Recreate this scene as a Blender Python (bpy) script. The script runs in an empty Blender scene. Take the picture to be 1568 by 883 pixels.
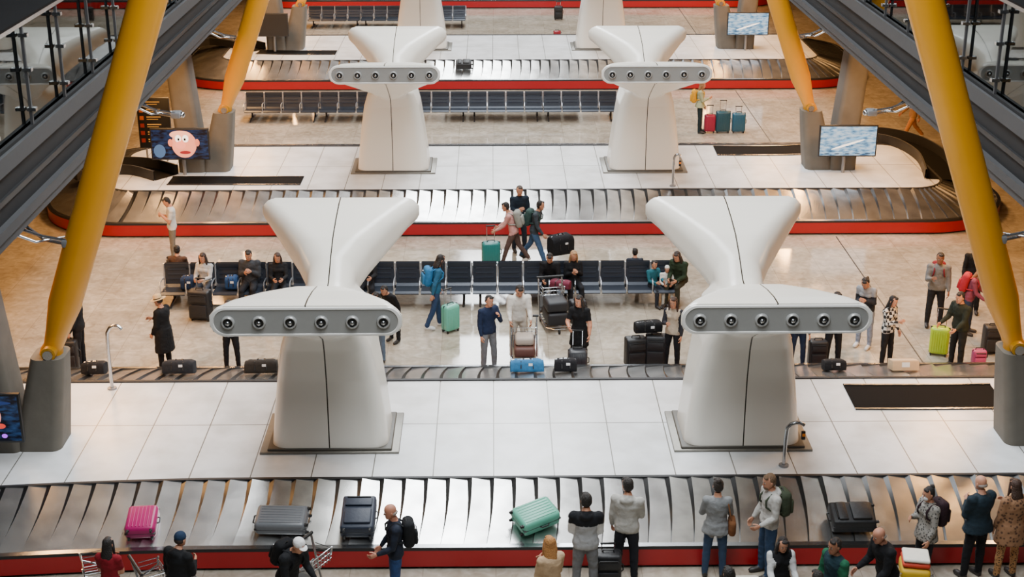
import bpy,bmesh,math,random
import numpy as np
from mathutils import Vector,Matrix,noise as mnoise
random.seed(7)
rad=math.radians
V=Vector
# ------------------------------------------------------------------ camera
CH=12.81; PITCH=math.atan(843/2200); YAW=-rad(.742); F=2200.0
cam=bpy.data.cameras.new('camera'); co=bpy.data.objects.new('camera',cam)
bpy.context.collection.objects.link(co); bpy.context.scene.camera=co
co.location=(0,0,CH); co.rotation_euler=(math.pi/2-PITCH,0,YAW)
cam.sensor_width=36; cam.lens=36*F/1568; cam.clip_end=400
CR=co.rotation_euler.to_matrix()
def P(u,v,z=0.0):
    """survey point (photo measurement) -> metres on the horizontal plane of height z"""
    d=CR@V(((u-784)/F,-(v-441.5)/F,-1))
    t=(z-CH)/d.z
    return V((d.x*t,d.y*t,z))
def XW(u,Y,z):
    d=Y*math.cos(PITCH)+(CH-z)*math.sin(PITCH)
    return (u-784)/(F/d)+.01295*Y
# ------------------------------------------------------------------ materials
def hexc(s):
    s=s.lstrip('#')
    if len(s)==3: s=''.join(c*2 for c in s)
    c=[int(s[i:i+2],16)/255 for i in (0,2,4)]
    return tuple((x/12.92 if x<=.04045 else ((x+.055)/1.055)**2.4) for x in c)
_m={}
def pm(col,rough=.6,metal=0,noise=.12,bump=.0,scale=12,emit=0,name=None,spec=.5):
    key=(col,rough,metal,noise,bump,scale,emit)
    if key in _m: return _m[key]
    m=bpy.data.materials.new(name or ('mat_'+col.lstrip('#'))); m.use_nodes=True
    nt=m.node_tree; b=nt.nodes['Principled BSDF']; c=hexc(col)
    b.inputs['Roughness'].default_value=rough; b.inputs['Metallic'].default_value=metal
    b.inputs['Specular IOR Level'].default_value=spec
    b.inputs['Base Color'].default_value=(*c,1)
    if noise or bump:
        tc=nt.nodes.new('ShaderNodeTexCoord'); n=nt.nodes.new('ShaderNodeTexNoise')
        n.inputs['Scale'].default_value=scale; n.inputs['Detail'].default_value=4
        nt.links.new(tc.outputs['Object'],n.inputs['Vector'])
        if noise:
            mx=nt.nodes.new('ShaderNodeMix'); mx.data_type='RGBA'
            mx.inputs[6].default_value=(*[x*(1-noise) for x in c],1); mx.inputs[7].default_value=(*[min(1,x*(1+noise)) for x in c],1)
            nt.links.new(n.outputs['Fac'],mx.inputs[0]); nt.links.new(mx.outputs[2],b.inputs['Base Color'])
        if bump:
            bp=nt.nodes.new('ShaderNodeBump'); bp.inputs['Strength'].default_value=bump; bp.inputs['Distance'].default_value=.03
            nt.links.new(n.outputs['Fac'],bp.inputs['Height']); nt.links.new(bp.outputs[0],b.inputs['Normal'])
    if emit:
        b.inputs['Emission Color'].default_value=(*c,1); b.inputs['Emission Strength'].default_value=emit
    _m[key]=m
    return m
def cloth(col): return pm(col,rough=.85,noise=.25,bump=.6,scale=14,spec=.25)
def pattern(name,c1,c2,scale,kind='check'):
    m=bpy.data.materials.new(name); m.use_nodes=True; nt=m.node_tree; b=nt.nodes['Principled BSDF']
    b.inputs['Roughness'].default_value=.85
    tc=nt.nodes.new('ShaderNodeTexCoord')
    if kind=='check':
        n=nt.nodes.new('ShaderNodeTexChecker'); n.inputs['Scale'].default_value=scale
        n.inputs['Color1'].default_value=(*hexc(c1),1); n.inputs['Color2'].default_value=(*hexc(c2),1)
        nt.links.new(tc.outputs['Object'],n.inputs['Vector']); nt.links.new(n.outputs['Color'],b.inputs['Base Color'])
    else:
        n=nt.nodes.new('ShaderNodeTexVoronoi'); n.inputs['Scale'].default_value=scale
        r=nt.nodes.new('ShaderNodeValToRGB'); r.color_ramp.elements[0].position=.25; r.color_ramp.elements[1].position=.45
        r.color_ramp.elements[0].color=(*hexc(c2),1); r.color_ramp.elements[1].color=(*hexc(c1),1)
        nt.links.new(tc.outputs['Object'],n.inputs['Vector']); nt.links.new(n.outputs['Distance'],r.inputs[0]); nt.links.new(r.outputs[0],b.inputs['Base Color'])
    return m
def N(nt,t,**k):
    n=nt.nodes.new(t)
    for a,v in k.items(): setattr(n,a,v)
    return n
def M_(nt,op,a,b=None):
    n=nt.nodes.new('ShaderNodeMath'); n.operation=op
    for i,x in enumerate((a,b)):
        if x is None: continue
        if isinstance(x,(int,float)): n.inputs[i].default_value=x
        else: nt.links.new(x,n.inputs[i])
    return n.outputs[0]
def line_mask(nt,coord,period,off,w):
    a=M_(nt,'ADD',coord,off); a=M_(nt,'DIVIDE',a,period); a=M_(nt,'FRACT',a); a=M_(nt,'SUBTRACT',a,.5); a=M_(nt,'ABSOLUTE',a)
    return M_(nt,'GREATER_THAN',a,.5-w/period/2)
def floor_material():
    m=bpy.data.materials.new('polished_limestone'); m.use_nodes=True; nt=m.node_tree; b=nt.nodes['Principled BSDF']; L=nt.links.new
    tc=N(nt,'ShaderNodeTexCoord'); sp=N(nt,'ShaderNodeSeparateXYZ'); L(tc.outputs['Object'],sp.inputs[0])
    n1=N(nt,'ShaderNodeTexNoise'); n1.inputs['Scale'].default_value=.9; n1.inputs['Detail'].default_value=8; n1.inputs['Roughness'].default_value=.65; L(tc.outputs['Object'],n1.inputs['Vector'])
    n2=N(nt,'ShaderNodeTexNoise'); n2.inputs['Scale'].default_value=4; n2.inputs['Detail'].default_value=8; n2.inputs['Distortion'].default_value=1.2; L(tc.outputs['Object'],n2.inputs['Vector'])
    a=M_(nt,'ADD',n1.outputs['Fac'],n2.outputs['Fac']); a=M_(nt,'MULTIPLY',a,.5)
    r=N(nt,'ShaderNodeValToRGB'); e=r.color_ramp.elements
    e[0].position=.32; e[0].color=(*hexc('#8b7f6e'),1); e[1].position=.66; e[1].color=(*hexc('#bdb4a6'),1)
    x=e.new(.5); x.color=(*hexc('#a59c8c'),1)
    L(a,r.inputs[0])
    # per tile tone
    fx=M_(nt,'FLOOR',M_(nt,'DIVIDE',sp.outputs[0],1.2)); fy=M_(nt,'FLOOR',M_(nt,'DIVIDE',sp.outputs[1],.8))
    cb=N(nt,'ShaderNodeCombineXYZ'); L(fx,cb.inputs[0]); L(fy,cb.inputs[1])
    wn=N(nt,'ShaderNodeTexWhiteNoise'); L(cb.outputs[0],wn.inputs['Vector'])
    hv=N(nt,'ShaderNodeHueSaturation'); L(r.outputs[0],hv.inputs['Color'])
    L(M_(nt,'ADD',M_(nt,'MULTIPLY',wn.outputs['Value'],.16),.88),hv.inputs['Value'])
    lm=M_(nt,'MAXIMUM',line_mask(nt,sp.outputs[0],1.2,0.0,.012),line_mask(nt,sp.outputs[1],.8,0.0,.012))
    mx=N(nt,'ShaderNodeMix',data_type='RGBA'); L(M_(nt,'MULTIPLY',lm,.5),mx.inputs[0]); L(hv.outputs[0],mx.inputs[6]); mx.inputs[7].default_value=(*hexc('#6a5c4c'),1)
    L(mx.outputs[2],b.inputs['Base Color'])
    L(M_(nt,'ADD',M_(nt,'MULTIPLY',n2.outputs['Fac'],.12),.04),b.inputs['Roughness']); b.inputs['Specular IOR Level'].default_value=1.0
    return m
def island_material():
    m=bpy.data.materials.new('white_panels'); m.use_nodes=True; nt=m.node_tree; b=nt.nodes['Principled BSDF']; L=nt.links.new
    tc=N(nt,'ShaderNodeTexCoord'); sp=N(nt,'ShaderNodeSeparateXYZ'); L(tc.outputs['Object'],sp.inputs[0])
    n1=N(nt,'ShaderNodeTexNoise'); n1.inputs['Scale'].default_value=1.3; n1.inputs['Detail'].default_value=8; L(tc.outputs['Object'],n1.inputs['Vector'])
    r=N(nt,'ShaderNodeValToRGB'); e=r.color_ramp.elements
    e[0].position=.3; e[0].color=(*hexc('#c6c7c6'),1); e[1].position=.6; e[1].color=(*hexc('#e0e2e4'),1); L(n1.outputs['Fac'],r.inputs[0])
    lx=line_mask(nt,sp.outputs[0],1.06,.56+.53,.020)
    ly=M_(nt,'LESS_THAN',M_(nt,'ABSOLUTE',M_(nt,'SUBTRACT',sp.outputs[1],.1)),.012)
    lm=M_(nt,'MAXIMUM',lx,ly)
    mx=N(nt,'ShaderNodeMix',data_type='RGBA'); L(lm,mx.inputs[0]); L(r.outputs[0],mx.inputs[6]); mx.inputs[7].default_value=(*hexc('#6a675f'),1)
    L(mx.outputs[2],b.inputs['Base Color']); b.inputs['Roughness'].default_value=.28
    return m
def tower_material():
    m=bpy.data.materials.new('gelcoat_cream'); m.use_nodes=True; nt=m.node_tree; b=nt.nodes['Principled BSDF']; L=nt.links.new
    tc=N(nt,'ShaderNodeTexCoord'); sp=N(nt,'ShaderNodeSeparateXYZ'); L(tc.outputs['Object'],sp.inputs[0])
    s=M_(nt,'LESS_THAN',M_(nt,'ABSOLUTE',sp.outputs[0]),.012)
    mx=N(nt,'ShaderNodeMix',data_type='RGBA'); L(s,mx.inputs[0]); mx.inputs[6].default_value=(*hexc('#e6e1d6'),1); mx.inputs[7].default_value=(*hexc('#3a342c'),1)
    L(mx.outputs[2],b.inputs['Base Color']); b.inputs['Roughness'].default_value=.26
    return m
def concrete():
    m=pm('#5f5a51',rough=.8,noise=.25,bump=.3,scale=3,name='cast_concrete'); return m
def steel_material():
    m=bpy.data.materials.new('brushed_slats'); m.use_nodes=True; nt=m.node_tree; b=nt.nodes['Principled BSDF']; L=nt.links.new
    tc=N(nt,'ShaderNodeTexCoord'); n=N(nt,'ShaderNodeTexNoise'); n.inputs['Scale'].default_value=2.5; n.inputs['Detail'].default_value=6; L(tc.outputs['Object'],n.inputs['Vector'])
    r=N(nt,'ShaderNodeValToRGB'); e=r.color_ramp.elements; e[0].position=.3; e[0].color=(.50,.50,.49,1); e[1].position=.7; e[1].color=(.82,.82,.80,1); L(n.outputs['Fac'],r.inputs[0]); L(r.outputs[0],b.inputs['Base Color'])
    b.inputs['Metallic'].default_value=.95; b.inputs['Roughness'].default_value=.25
    return m
def glass_material():
    m=bpy.data.materials.new('clear_glass'); m.use_nodes=True; nt=m.node_tree; nt.nodes.remove(nt.nodes['Principled BSDF']); L=nt.links.new
    o=nt.nodes['Material Output']; t=N(nt,'ShaderNodeBsdfTransparent'); t.inputs[0].default_value=(.66,.70,.70,1)
    g=N(nt,'ShaderNodeBsdfGlossy'); g.inputs['Roughness'].default_value=.02; g.inputs[0].default_value=(.8,.85,.85,1)
    f=N(nt,'ShaderNodeFresnel'); f.inputs[0].default_value=1.75; mx=N(nt,'ShaderNodeMixShader')
    L(f.outputs[0],mx.inputs[0]); L(t.outputs[0],mx.inputs[1]); L(g.outputs[0],mx.inputs[2]); L(mx.outputs[0],o.inputs[0])
    return m
BLACK=pm('#141415',rough=.5,noise=.1); RUB=pm('#1b1b1d',rough=.6,noise=.2); CHROME=pm('#b9bcc0',rough=.25,metal=1,noise=0)
RED=pm('#a00512',rough=.35,noise=.06); GREY=pm('#85878a',rough=.4,noise=.1,metal=.3); DK=pm('#2a2b2d',rough=.5)
CONC=concrete(); YEL=pm('#d29000',rough=.38,noise=.06,scale=2); STEEL=steel_material(); TOW=tower_material(); ISL=island_material(); GLASS=glass_material()
WHT=pm('#d8d8d8',rough=.5,noise=.04); LIPM=pm('#3a3a3a',rough=.35,metal=.8,noise=.1)
# ------------------------------------------------------------------ mesh builder
class MB:
    def __init__(s): s.v=[];s.f=[];s.m=[];s.mats=[]
    def mi(s,mat):
        if mat not in s.mats: s.mats.append(mat)
        return s.mats.index(mat)
    def add(s,vs,fs,mat,M=None):
        o=len(s.v); 
        if M is not None: vs=[M@V(v) for v in vs]
        s.v.extend([tuple(v) for v in vs]); k=s.mi(mat)
        for f in fs: s.f.append(tuple(i+o for i in f)); s.m.append(k)
    def loft(s,rings,mat,cap=True,closed=False):
        n=len(rings[0]); vs=[p for r in rings for p in r]; fs=[]; K=len(rings)
        for i in range(K if closed else K-1):
            j=(i+1)%K
            for a in range(n):
                b=(a+1)%n; fs.append((i*n+a,i*n+b,j*n+b,j*n+a))
        if cap and not closed:
            fs.append(tuple(reversed(range(n)))); fs.append(tuple((K-1)*n+a for a in range(n)))
        s.add(vs,fs,mat)
    def tube(s,pts,r,mat,n=8):
        pts=[V(p) for p in pts]
        if isinstance(r,(int,float)): r=[r]*len(pts)
        rings=[]; up=None
        for i,p in enumerate(pts):
            d=(pts[min(i+1,len(pts)-1)]-pts[max(i-1,0)])
            if d.length<1e-6: d=V((0,0,1))
            d.normalize()
            if up is None:
                up=V((1,0,0)) if abs(d.x)<.8 else V((0,1,0))
            a=(up-d*up.dot(d)); 
            if a.length<1e-4: a=d.orthogonal()
            a.normalize(); b=d.cross(a); up=a
            rings.append([p+(a*math.cos(t*2*math.pi/n)+b*math.sin(t*2*math.pi/n))*r[i] for t in range(n)])
        s.loft(rings,mat)
    def ell(s,c,r,mat,nu=12,nv=8,R=None):
        if isinstance(r,(int,float)): r=(r,r,r)
        c=V(c); vs=[];fs=[]
        def q(x,y,z):
            p=V((x*r[0],y*r[1],z*r[2])); 
            return c+(R@p if R is not None else p)
        vs.append(q(0,0,-1))
        for j in range(1,nv):
            t=-math.pi/2+math.pi*j/nv
            for i in range(nu):
                a=2*math.pi*i/nu; vs.append(q(math.cos(t)*math.cos(a),math.cos(t)*math.sin(a),math.sin(t)))
        vs.append(q(0,0,1)); T=len(vs)-1
        for i in range(nu):
            k=(i+1)%nu; fs.append((0,1+k,1+i)); fs.append((T,T-nu+i,T-nu+k))
            for j in range(nv-2): fs.append((1+j*nu+i,1+j*nu+k,1+(j+1)*nu+k,1+(j+1)*nu+i))
        s.add(vs,fs,mat)
    def rbox(s,c,size,r,mat,R=None,seg=2):
        bm=bmesh.new(); bmesh.ops.create_cube(bm,size=1)
        for v in bm.verts: v.co=V((v.co.x*size[0],v.co.y*size[1],v.co.z*size[2]))
        if r>0: bmesh.ops.bevel(bm,geom=bm.edges[:],offset=min(r,min(size)*.49),segments=seg,affect='EDGES',profile=.5)
        bm.verts.index_update(); c=V(c)
        vs=[c+((R@v.co) if R is not None else v.co.copy()) for v in bm.verts]; fs=[tuple(v.index for v in f.verts) for f in bm.faces]; bm.free()
        s.add(vs,fs,mat)
    def box(s,lo,hi,mat,r=0):
        lo=V(lo);hi=V(hi); s.rbox((lo+hi)/2,hi-lo,r,mat)
    def mesh(s,name,smooth=True,ang=40):
        me=bpy.data.meshes.new(name); me.from_pydata(s.v,[],s.f); me.polygons.foreach_set('material_index',s.m)
        for m in s.mats: me.materials.append(m)
        me.update()
        if smooth:
            me.polygons.foreach_set('use_smooth',[True]*len(me.polygons))
            try: me.set_sharp_from_angle(angle=rad(ang))
            except Exception: pass
        return me
    def build(s,name,loc=(0,0,0),rz=0,smooth=True,ang=40,M=None):
        return place(s.mesh(name,smooth,ang),name,loc,rz,M)
def place(me,name,loc=(0,0,0),rz=0,M=None):
    o=bpy.data.objects.new(name,me); bpy.context.collection.objects.link(o)
    if M is not None: o.matrix_world=M
    else: o.location=loc; o.rotation_euler=(0,0,rz)
    return o
def remesh(mb,vox,smooth=3,fac=.5,folds=0):
    me=mb.mesh('tmp',False); o=bpy.data.objects.new('tmp',me); bpy.context.collection.objects.link(o)
    m=o.modifiers.new('r','REMESH'); m.mode='VOXEL'; m.voxel_size=vox
    if smooth:
        k=o.modifiers.new('s','SMOOTH'); k.factor=fac; k.iterations=smooth
    dg=bpy.context.evaluated_depsgraph_get(); ev=o.evaluated_get(dg); m2=ev.to_mesh()
    n=len(m2.vertices); co_=np.empty(n*3,dtype=np.float32); m2.vertices.foreach_get('co',co_); co_=co_.reshape(-1,3)
    fs=[tuple(p.vertices) for p in m2.polygons]
    if folds:
        nr=np.array([tuple(v.normal) for v in m2.vertices],dtype=np.float32)
        off=V((random.random()*50,0,0))
        d=np.array([mnoise.noise(V((c[0]*8,c[1]*8,c[2]*14))+off)+.35*mnoise.noise(V((c[0]*18,c[1]*18,c[2]*30))+off) for c in co_.tolist()],dtype=np.float32)
        co_=co_+nr*(d*folds)[:,None]
    ev.to_mesh_clear(); bpy.data.objects.remove(o); bpy.data.meshes.remove(me)
    return co_,fs
# ------------------------------------------------------------------ carousel
def rr_path(x0,x1,y0,y1,r,step):
    segs=[]
    L=[('l',V((x0+r,y0)),V((x1-r,y0))),('a',V((x1-r,y0+r)),-90),('l',V((x1,y0+r)),V((x1,y1-r))),('a',V((x1-r,y1-r)),0),
       ('l',V((x1-r,y1)),V((x0+r,y1))),('a',V((x0+r,y1-r)),90),('l',V((x0,y1-r)),V((x0,y0+r))),('a',V((x0+r,y0+r)),180)]
    pts=[]
    for s in L:
        if s[0]=='l':
            d=s[2]-s[1]; n=max(1,round(d.length/step)); nn=V((d.y,-d.x)).normalized()
            for i in range(n): pts.append((s[1]+d*i/n,nn))
        else:
            n=max(3,round(r*math.pi/2/step))
            for i in range(n):
                a=rad(s[2]+90*i/n); u=V((math.cos(a),math.sin(a))); pts.append((s[1]+u*r,u))
    return pts
def carousel(x0,x1,yo,yi,yb,bend=False):
    w=yi-yo; y1=yb+w
    cy=(yo+y1)/2
    def warp(v):
        x,y,z=v
        if bend and x<-4.5 and y<25: y-=.022*(-4.5-x)**1.7*min(1,(25-y)/1.5)
        return (x,y-oy,z)
    oy=(yi+yb)/2
    step=.38; pts=rr_path(x0,x1,yo,y1,2.6,step/4); n=len(pts)
    mb=MB()
    def sweep(prof,mats):
        for k in range(len(prof)-1):
            (o1,z1),(o2,z2)=prof[k],prof[k+1]; vs=[];fs=[]
            for p,nn in pts:
                a=p+nn*o1; b=p+nn*o2; vs+= [warp((a.x,a.y,z1)),warp((b.x,b.y,z2))]
            for i in range(n):
                j=(i+1)%n; fs.append((2*i,2*j,2*j+1,2*i+1))
            mb.add(vs,fs,mats[k])
    sweep([(.02,.0),(.02,.05),(.10,.05),(.10,.35),(.10,.41),(.0,.42),(-.03,.36)],[BLACK,BLACK,RED,RUB,CHROME,BLACK])
    sweep([(-.02,.33),(-w-.02,.74)],[BLACK])
    sweep([(-w,.78),(-w,.83),(-w-.07,.83),(-w-.07,.80)],[RUB,RUB,RUB])
    # overlapping slats with a darker leading lip that widens towards the top
    J=6
    for i in range(0,n-3,4):
        tl=random.uniform(-.008,.010); vs=[];fs=[]
        for j in range(J+1):
            t=j/J; dl=1.3*t+.35*math.sin(math.pi*t)
            for q,zz in ((-.15-.95*t**1.5,.01),(0,.050+tl),(2.2,.028),(4.4,.004)):
                s=i+q+dl; k=int(math.floor(s)); f=s-k; p0,n0=pts[k%n]; p1,n1=pts[(k+1)%n]
                p=p0.lerp(p1,f)-n0.lerp(n1,f)*(w*t)
                vs.append(warp((p.x,p.y,.365+.41*t+zz)))
        for j in range(J):
            for c in range(3):
                if c==0: continue
                a=j*4+c; fs.append((a,a+1,a+5,a+4))
        mb.add(vs,fs,STEEL)
        mb.add(vs,[(j*4,j*4+1,j*4+5,j*4+4) for j in range(J)],LIPM)
    # island
    vs=[warp((*(p-nn*(w+.06)),.8)) for p,nn in pts]
    mb.add(vs,[tuple(range(n))],ISL)
    mb.build('baggage_carousel',(0,oy,0),ang=30)
carousel(-13.4,15.2,20.6,22.1,26.25,True)
carousel(-12.8,14.6,37.55,39.12,43.96)
carousel(-12.6,14.8,55.1,56.73,62.0)
carousel(-12.6,14.8,73.2,74.8,80.0)
# ------------------------------------------------------------------ air towers
def rrect(hw,hz,r,n=40):
    r=min(r,hw*.999,hz*.999); out=[]
    per=n//4
    for q,(sx,sz) in enumerate(((1,1),(-1,1),(-1,-1),(1,-1))):
        for i in range(per):
            a=math.pi/2*(q+i/(per-1)); out.append((sx*(hw-r)+r*math.cos(a),sz*(hz-r)+r*math.sin(a)))
    return out
def tower_mesh():
    b=MB()
    rings=[]
    for z,hw,hd in ((.8,1.06,.74),(1.5,.99,.71),(2.2,.90,.71),(2.8,.80,.80),(3.25,.66,.98),(3.5,.45,.9)):
        rings.append([V((x,y,z)) for x,y in rrect(hw,hd,.28)])
    b.loft(rings,TOW)
    for s in (1,-1):
        rings=[]
        for y,hw,z0,z1,r in ((-.25,.40,2.9,3.60,.3),(.3,.42,2.9,3.70,.34),(.8,.45,3.02,4.0,.42),(1.3,.68,3.3,4.22,.34),(1.9,1.02,3.6,4.36,.27),(2.5,1.37,3.88,4.46,.25),(2.84,1.54,3.95,4.48,.25)):
            ring=[V((x,s*y,(z0+z1)/2+zz)) for x,zz in rrect(hw,(z1-z0)/2,r)]
            rings.append(ring if s<0 else ring[::-1])
        b.loft(rings,TOW)
    co_,fs=remesh(b,.04,3)
    mb=MB(); mb.add([tuple(c) for c in co_],fs,TOW)
    RIM=pm('#e4e3df',rough=.3,noise=0); PL=pm('#8f908e',rough=.4,noise=.05); DKN=pm('#060607',rough=.3,noise=0); RG=pm('#b4b5b4',rough=.35,noise=0,metal=.4)
    for s in (-1,1):
        def st(hw,hz,y): 
            r=[V((x,s*y,4.215+z)) for x,z in rrect(hw,hz,hz)]
            return r if s<0 else r[::-1]
        mb.loft([st(1.51,.24,2.80),st(1.51,.24,2.875),st(1.46,.21,2.88),st(1.45,.20,2.86)],RIM,cap=False)
        mb.add(st(1.46,.205,2.862),[tuple(range(40))],PL)
        for k in range(6):
            x=(k-2.5)*.49
            def circ(r,y): 
                q=[V((x+r*math.cos(a*math.pi/8),s*y,4.21+r*math.sin(a*math.pi/8))) for a in range(16)]
                return q if s<0 else q[::-1]
            mb.loft([circ(.112,2.86),circ(.108,2.895),circ(.092,2.915),circ(.080,2.915),circ(.075,2.87)],RG,cap=False)
            mb.add(circ(.08,2.885),[tuple(range(16))],DKN)
            mb.loft([circ(.036,2.88),circ(.036,2.93),circ(.022,2.945)],CHROME)
    mb.rbox((0,0,.82),(2.5,1.62,.05),.01,pm('#77746c',rough=.4,metal=.5,noise=.15))
    mb.rbox((0,0,.86),(2.24,1.52,.06),.02,pm('#4b473f',rough=.5))
    return mb.mesh('air_nozzle_tower',ang=50)
TM=tower_mesh()
for Y in (23.87,41.6,59.4):
    for X in (-2.98,4.47): place(TM,'air_nozzle_tower',(X,Y,0))
# ------------------------------------------------------------------ piers and struts
def pier(side,Y):
    cx=.72
    def sx(x): return cx+side*x     # x measured from centreline outward
    b=MB()
    rings=[]
    for z,x,hw,hd in ((0,9.0,.42,.45),(.8,8.97,.41,.44),(1.8,8.80,.36,.40),(2.55,8.66,.30,.34)):
        rings.append([V((sx(x)+u,v,z)) for u,v in rrect(hw,hd,.18)])
    b.loft(rings,CONC)
    rings=[]
    for z,x,hw,hd in ((0,9.6,.42,.5),(2.0,9.72,.36,.46),(4.93,9.95,.32,.42)):
        rings.append([V((sx(x)+u,v,z)) for u,v in rrect(hw,hd,.15)])
    b.loft(rings,CONC)
    b.build('concrete_pier',(0,Y,0))
    s=MB()
    def at(z): return V((sx(8.66-.365*(z-2.5)),0,z))
    s.tube([at(2.5),at(2.6),at(2.7),at(2.95),at(3.5),at(6),at(10),at(17)],[.2,.2,.17,.2,.29,.30,.31,.31],YEL,n=24)
    s.tube([at(2.64)+V((0,-.3,0)),at(2.64)+V((0,.3,0))],.13,pm('#b07c08',rough=.4),n=12)
    s.tube([at(2.64)+V((0,-.34,0)),at(2.64)+V((0,-.3,0))],.09,CHROME,n=10)
    s.build('steel_strut',(0,Y,0))
for Y in (23.66,41.5,59.3,77.1):
    for sd in (-1,1): pier(sd,Y)
# ------------------------------------------------------------------ mezzanines
FAS=pm('#1d1e20',rough=.65,noise=.2,scale=1.5,spec=.25); FAS2=pm('#404143',rough=.6,noise=.1,spec=.3); SOF=pm('#3a2f26',rough=.6)
for sd,nm in ((-1,'left'),(1,'right')):
    cx=.72; e=8.72; Y0,Y1=9,94
    def bx(b,a,c,z0,z1,m,y0=Y0,y1=Y1,r=0):
        xa,xb=sorted((cx+sd*a,cx+sd*c)); b.box((xa,y0,z0),(xb,y1,z1),m,r)
    b=MB()
    bx(b,e+.12,22,5.15,6.25,FAS); bx(b,e+.05,e+.5,4.95,5.12,FAS2); bx(b,e,e+.14,5.12,5.3,FAS2); bx(b,e+.02,e+.3,6.1,6.4,FAS2)
    bx(b,e+.06,e+.14,5.62,5.72,pm('#17181a',rough=.5)); bx(b,e+.6,22,5.05,5.16,SOF)
    b.build('mezzanine_floor_'+nm,smooth=False)
    g=MB(); y=Y0+1.4
    while y<Y1:
        bx(g,e+.1,e+.15,6.38,8.25,FAS2,y,y+.06); 
        for zz in (6.7,7.4,8.0): bx(g,e+.02,e+.18,zz,zz+.06,CHROME,y-.03,y+.09)
        y+=2.05
    bx(g,e+.08,e+.17,8.2,8.27,CHROME); bx(g,e+.09,e+.16,6.38,6.46,FAS)
    bx(g,e+.2,e+.215,6.42,8.2,GLASS)
    g.build('glass_balustrade_'+nm,smooth=False)
    # brackets
    for Y in (23.6,32.6,41.6,50.6,59.4):
        k=MB()
        k.tube([(sd*.35,0,.22),(-sd*.1,0,.05),(-sd*.55,-.1,0)],.03,CHROME); k.tube([(sd*.35,.3,.2),(-sd*.1,.1,-.05),(-sd*.5,0,-.1)],.03,CHROME)
        k.tube([(sd*.3,-.3,.2),(0,-.1,-.02),(-sd*.4,.25,-.05)],.022,CHROME)
        k.rbox((-sd*.55,0,-.05),(.22,.3,.14),.03,GREY); k.ell((-sd*.68,0,-.06),(.07,.1,.07),CHROME)
        k.rbox((sd*.35,0,.17),(.2,.7,.12),.02,GREY)
        k.build('bracket_spotlight',(cx+sd*(e-.1),Y,4.72))
# ------------------------------------------------------------------ shell
FL=floor_material()
b=MB(); b.add([(-24,4,0),(26,4,0),(26,96,0),(-24,96,0)],[(0,1,2,3)],FL); b.build('floor',smooth=False)
WOOD=pm('#5a3614',rough=.6,noise=.25,scale=.8,name='bamboo_slats'); WALL=pm('#3a2c1c',rough=.8)
b=MB(); b.box((-24,2,19),(-2.6,96,19.3),WOOD); b.box((4.2,2,19),(26,96,19.3),WOOD); b.build('ceiling',smooth=False)
for nm,lo,hi in (('wall_left',(-24.3,4,0),(-24,96,19)),('wall_right',(26,4,0),(26.3,96,19)),('wall_back',(-24,96,0),(26,96.3,19))):
    b=MB(); b.box(lo,hi,WALL); b.build(nm,smooth=False)
b=MB(); b.box((9.385,28.0,.001),(9.415,37.3,.006),DK); b.box((9.385,45.8,.001),(9.415,54.8,.006),DK); b.box((9.385,63.9,.001),(9.415,73,.006),DK); b.build('trim_1',smooth=False)
# feeders
def feeder(path,w,name='feeder_conveyor',wall=.22):
    pts=[P(u,v,.8) for u,v in path]; 
    P2=[]
    for i in range(len(pts)-1):
        p0=pts[max(i-1,0)];p1=pts[i];p2=pts[i+1];p3=pts[min(i+2,len(pts)-1)]
        for k in range(8):
            t=k/8; P2.append(.5*((2*p1)+(p2-p0)*t+(2*p0-5*p1+4*p2-p3)*t*t+(3*p1-p0-3*p2+p3)*t**3))
    P2.append(pts[-1]); L=[]
    for i,p in enumerate(P2):
        d=P2[min(i+1,len(P2)-1)]-P2[max(i-1,0)]; d.z=0; d.normalize(); n=V((-d.y,d.x,0)); L.append((p,n))
    mb=MB()
    def strip(o1,z1,o2,z2,m):
        vs=[]
        for p,n in L: vs+=[p+n*o1+V((0,0,z1)),p+n*o2+V((0,0,z2))]
        mb.add(vs,[(2*i,2*i+2,2*i+3,2*i+1) for i in range(len(L)-1)],m)
    h=w/2; BB=pm('#070708',rough=.8,noise=0,spec=.1)  # near-black belt colour paints in the shade of the recessed pits; no hole cut
    strip(-h,.012,h,.012,BB)
    for s in (-1,1):
        strip(s*h,.01,s*h,wall,RUB); strip(s*h,wall,s*(h+.05),wall,CHROME if wall<.1 else FAS2); strip(s*(h+.05),wall,s*(h+.05),.0,RUB)
    mb.build(name)
feeder([(1300,608),(1400,608),(1530,607)],1.05,wall=.03)
feeder([(1095,231),(1180,231),(1240,229)],1.0,wall=.03)
feeder([(1240,222),(1330,213),(1385,222),(1425,245),(1440,275)],.8,wall=.3)
feeder([(463,277),(350,277),(260,277)],.75,wall=.03)
feeder([(255,272),(215,262),(170,262),(110,272)],.8,wall=.3)
feeder([(515,81),(450,81),(395,80)],.7,wall=.03)
feeder([(395,78),(360,70),(320,66),(280,74)],.7,wall=.3)
# pipes
def pipe(u,v,h,dx,z=.8,tag=False):
    p=P(u,v,z); b=MB(); q=[(0,0,0),(0,0,h*.6),(0.01*dx,0,h*.8)]
    for i in range(1,6):
        a=i/5*math.pi*.75; q.append((dx*.18*(1-math.cos(a)),0,h*.8+.2*h*math.sin(a)))
    b.tube(q,.035,CHROME,n=10); b.tube([(0,0,0),(0,0,.03)],.09,GREY,n=12)
    if tag:
        b.rbox((dx*.3,-.02,h*.72),(.07,.05,.16),.01,BLACK); b.rbox((dx*.3,-.05,h*.74),(.05,.02,.05),.0,pm('#e07a10'))
    b.build('vent_pipe',p)
pipe(172,595,1.35,1); pipe(1200,713,.85,1,tag=True); pipe(1030,285,.95,.6,tag=True)
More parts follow.
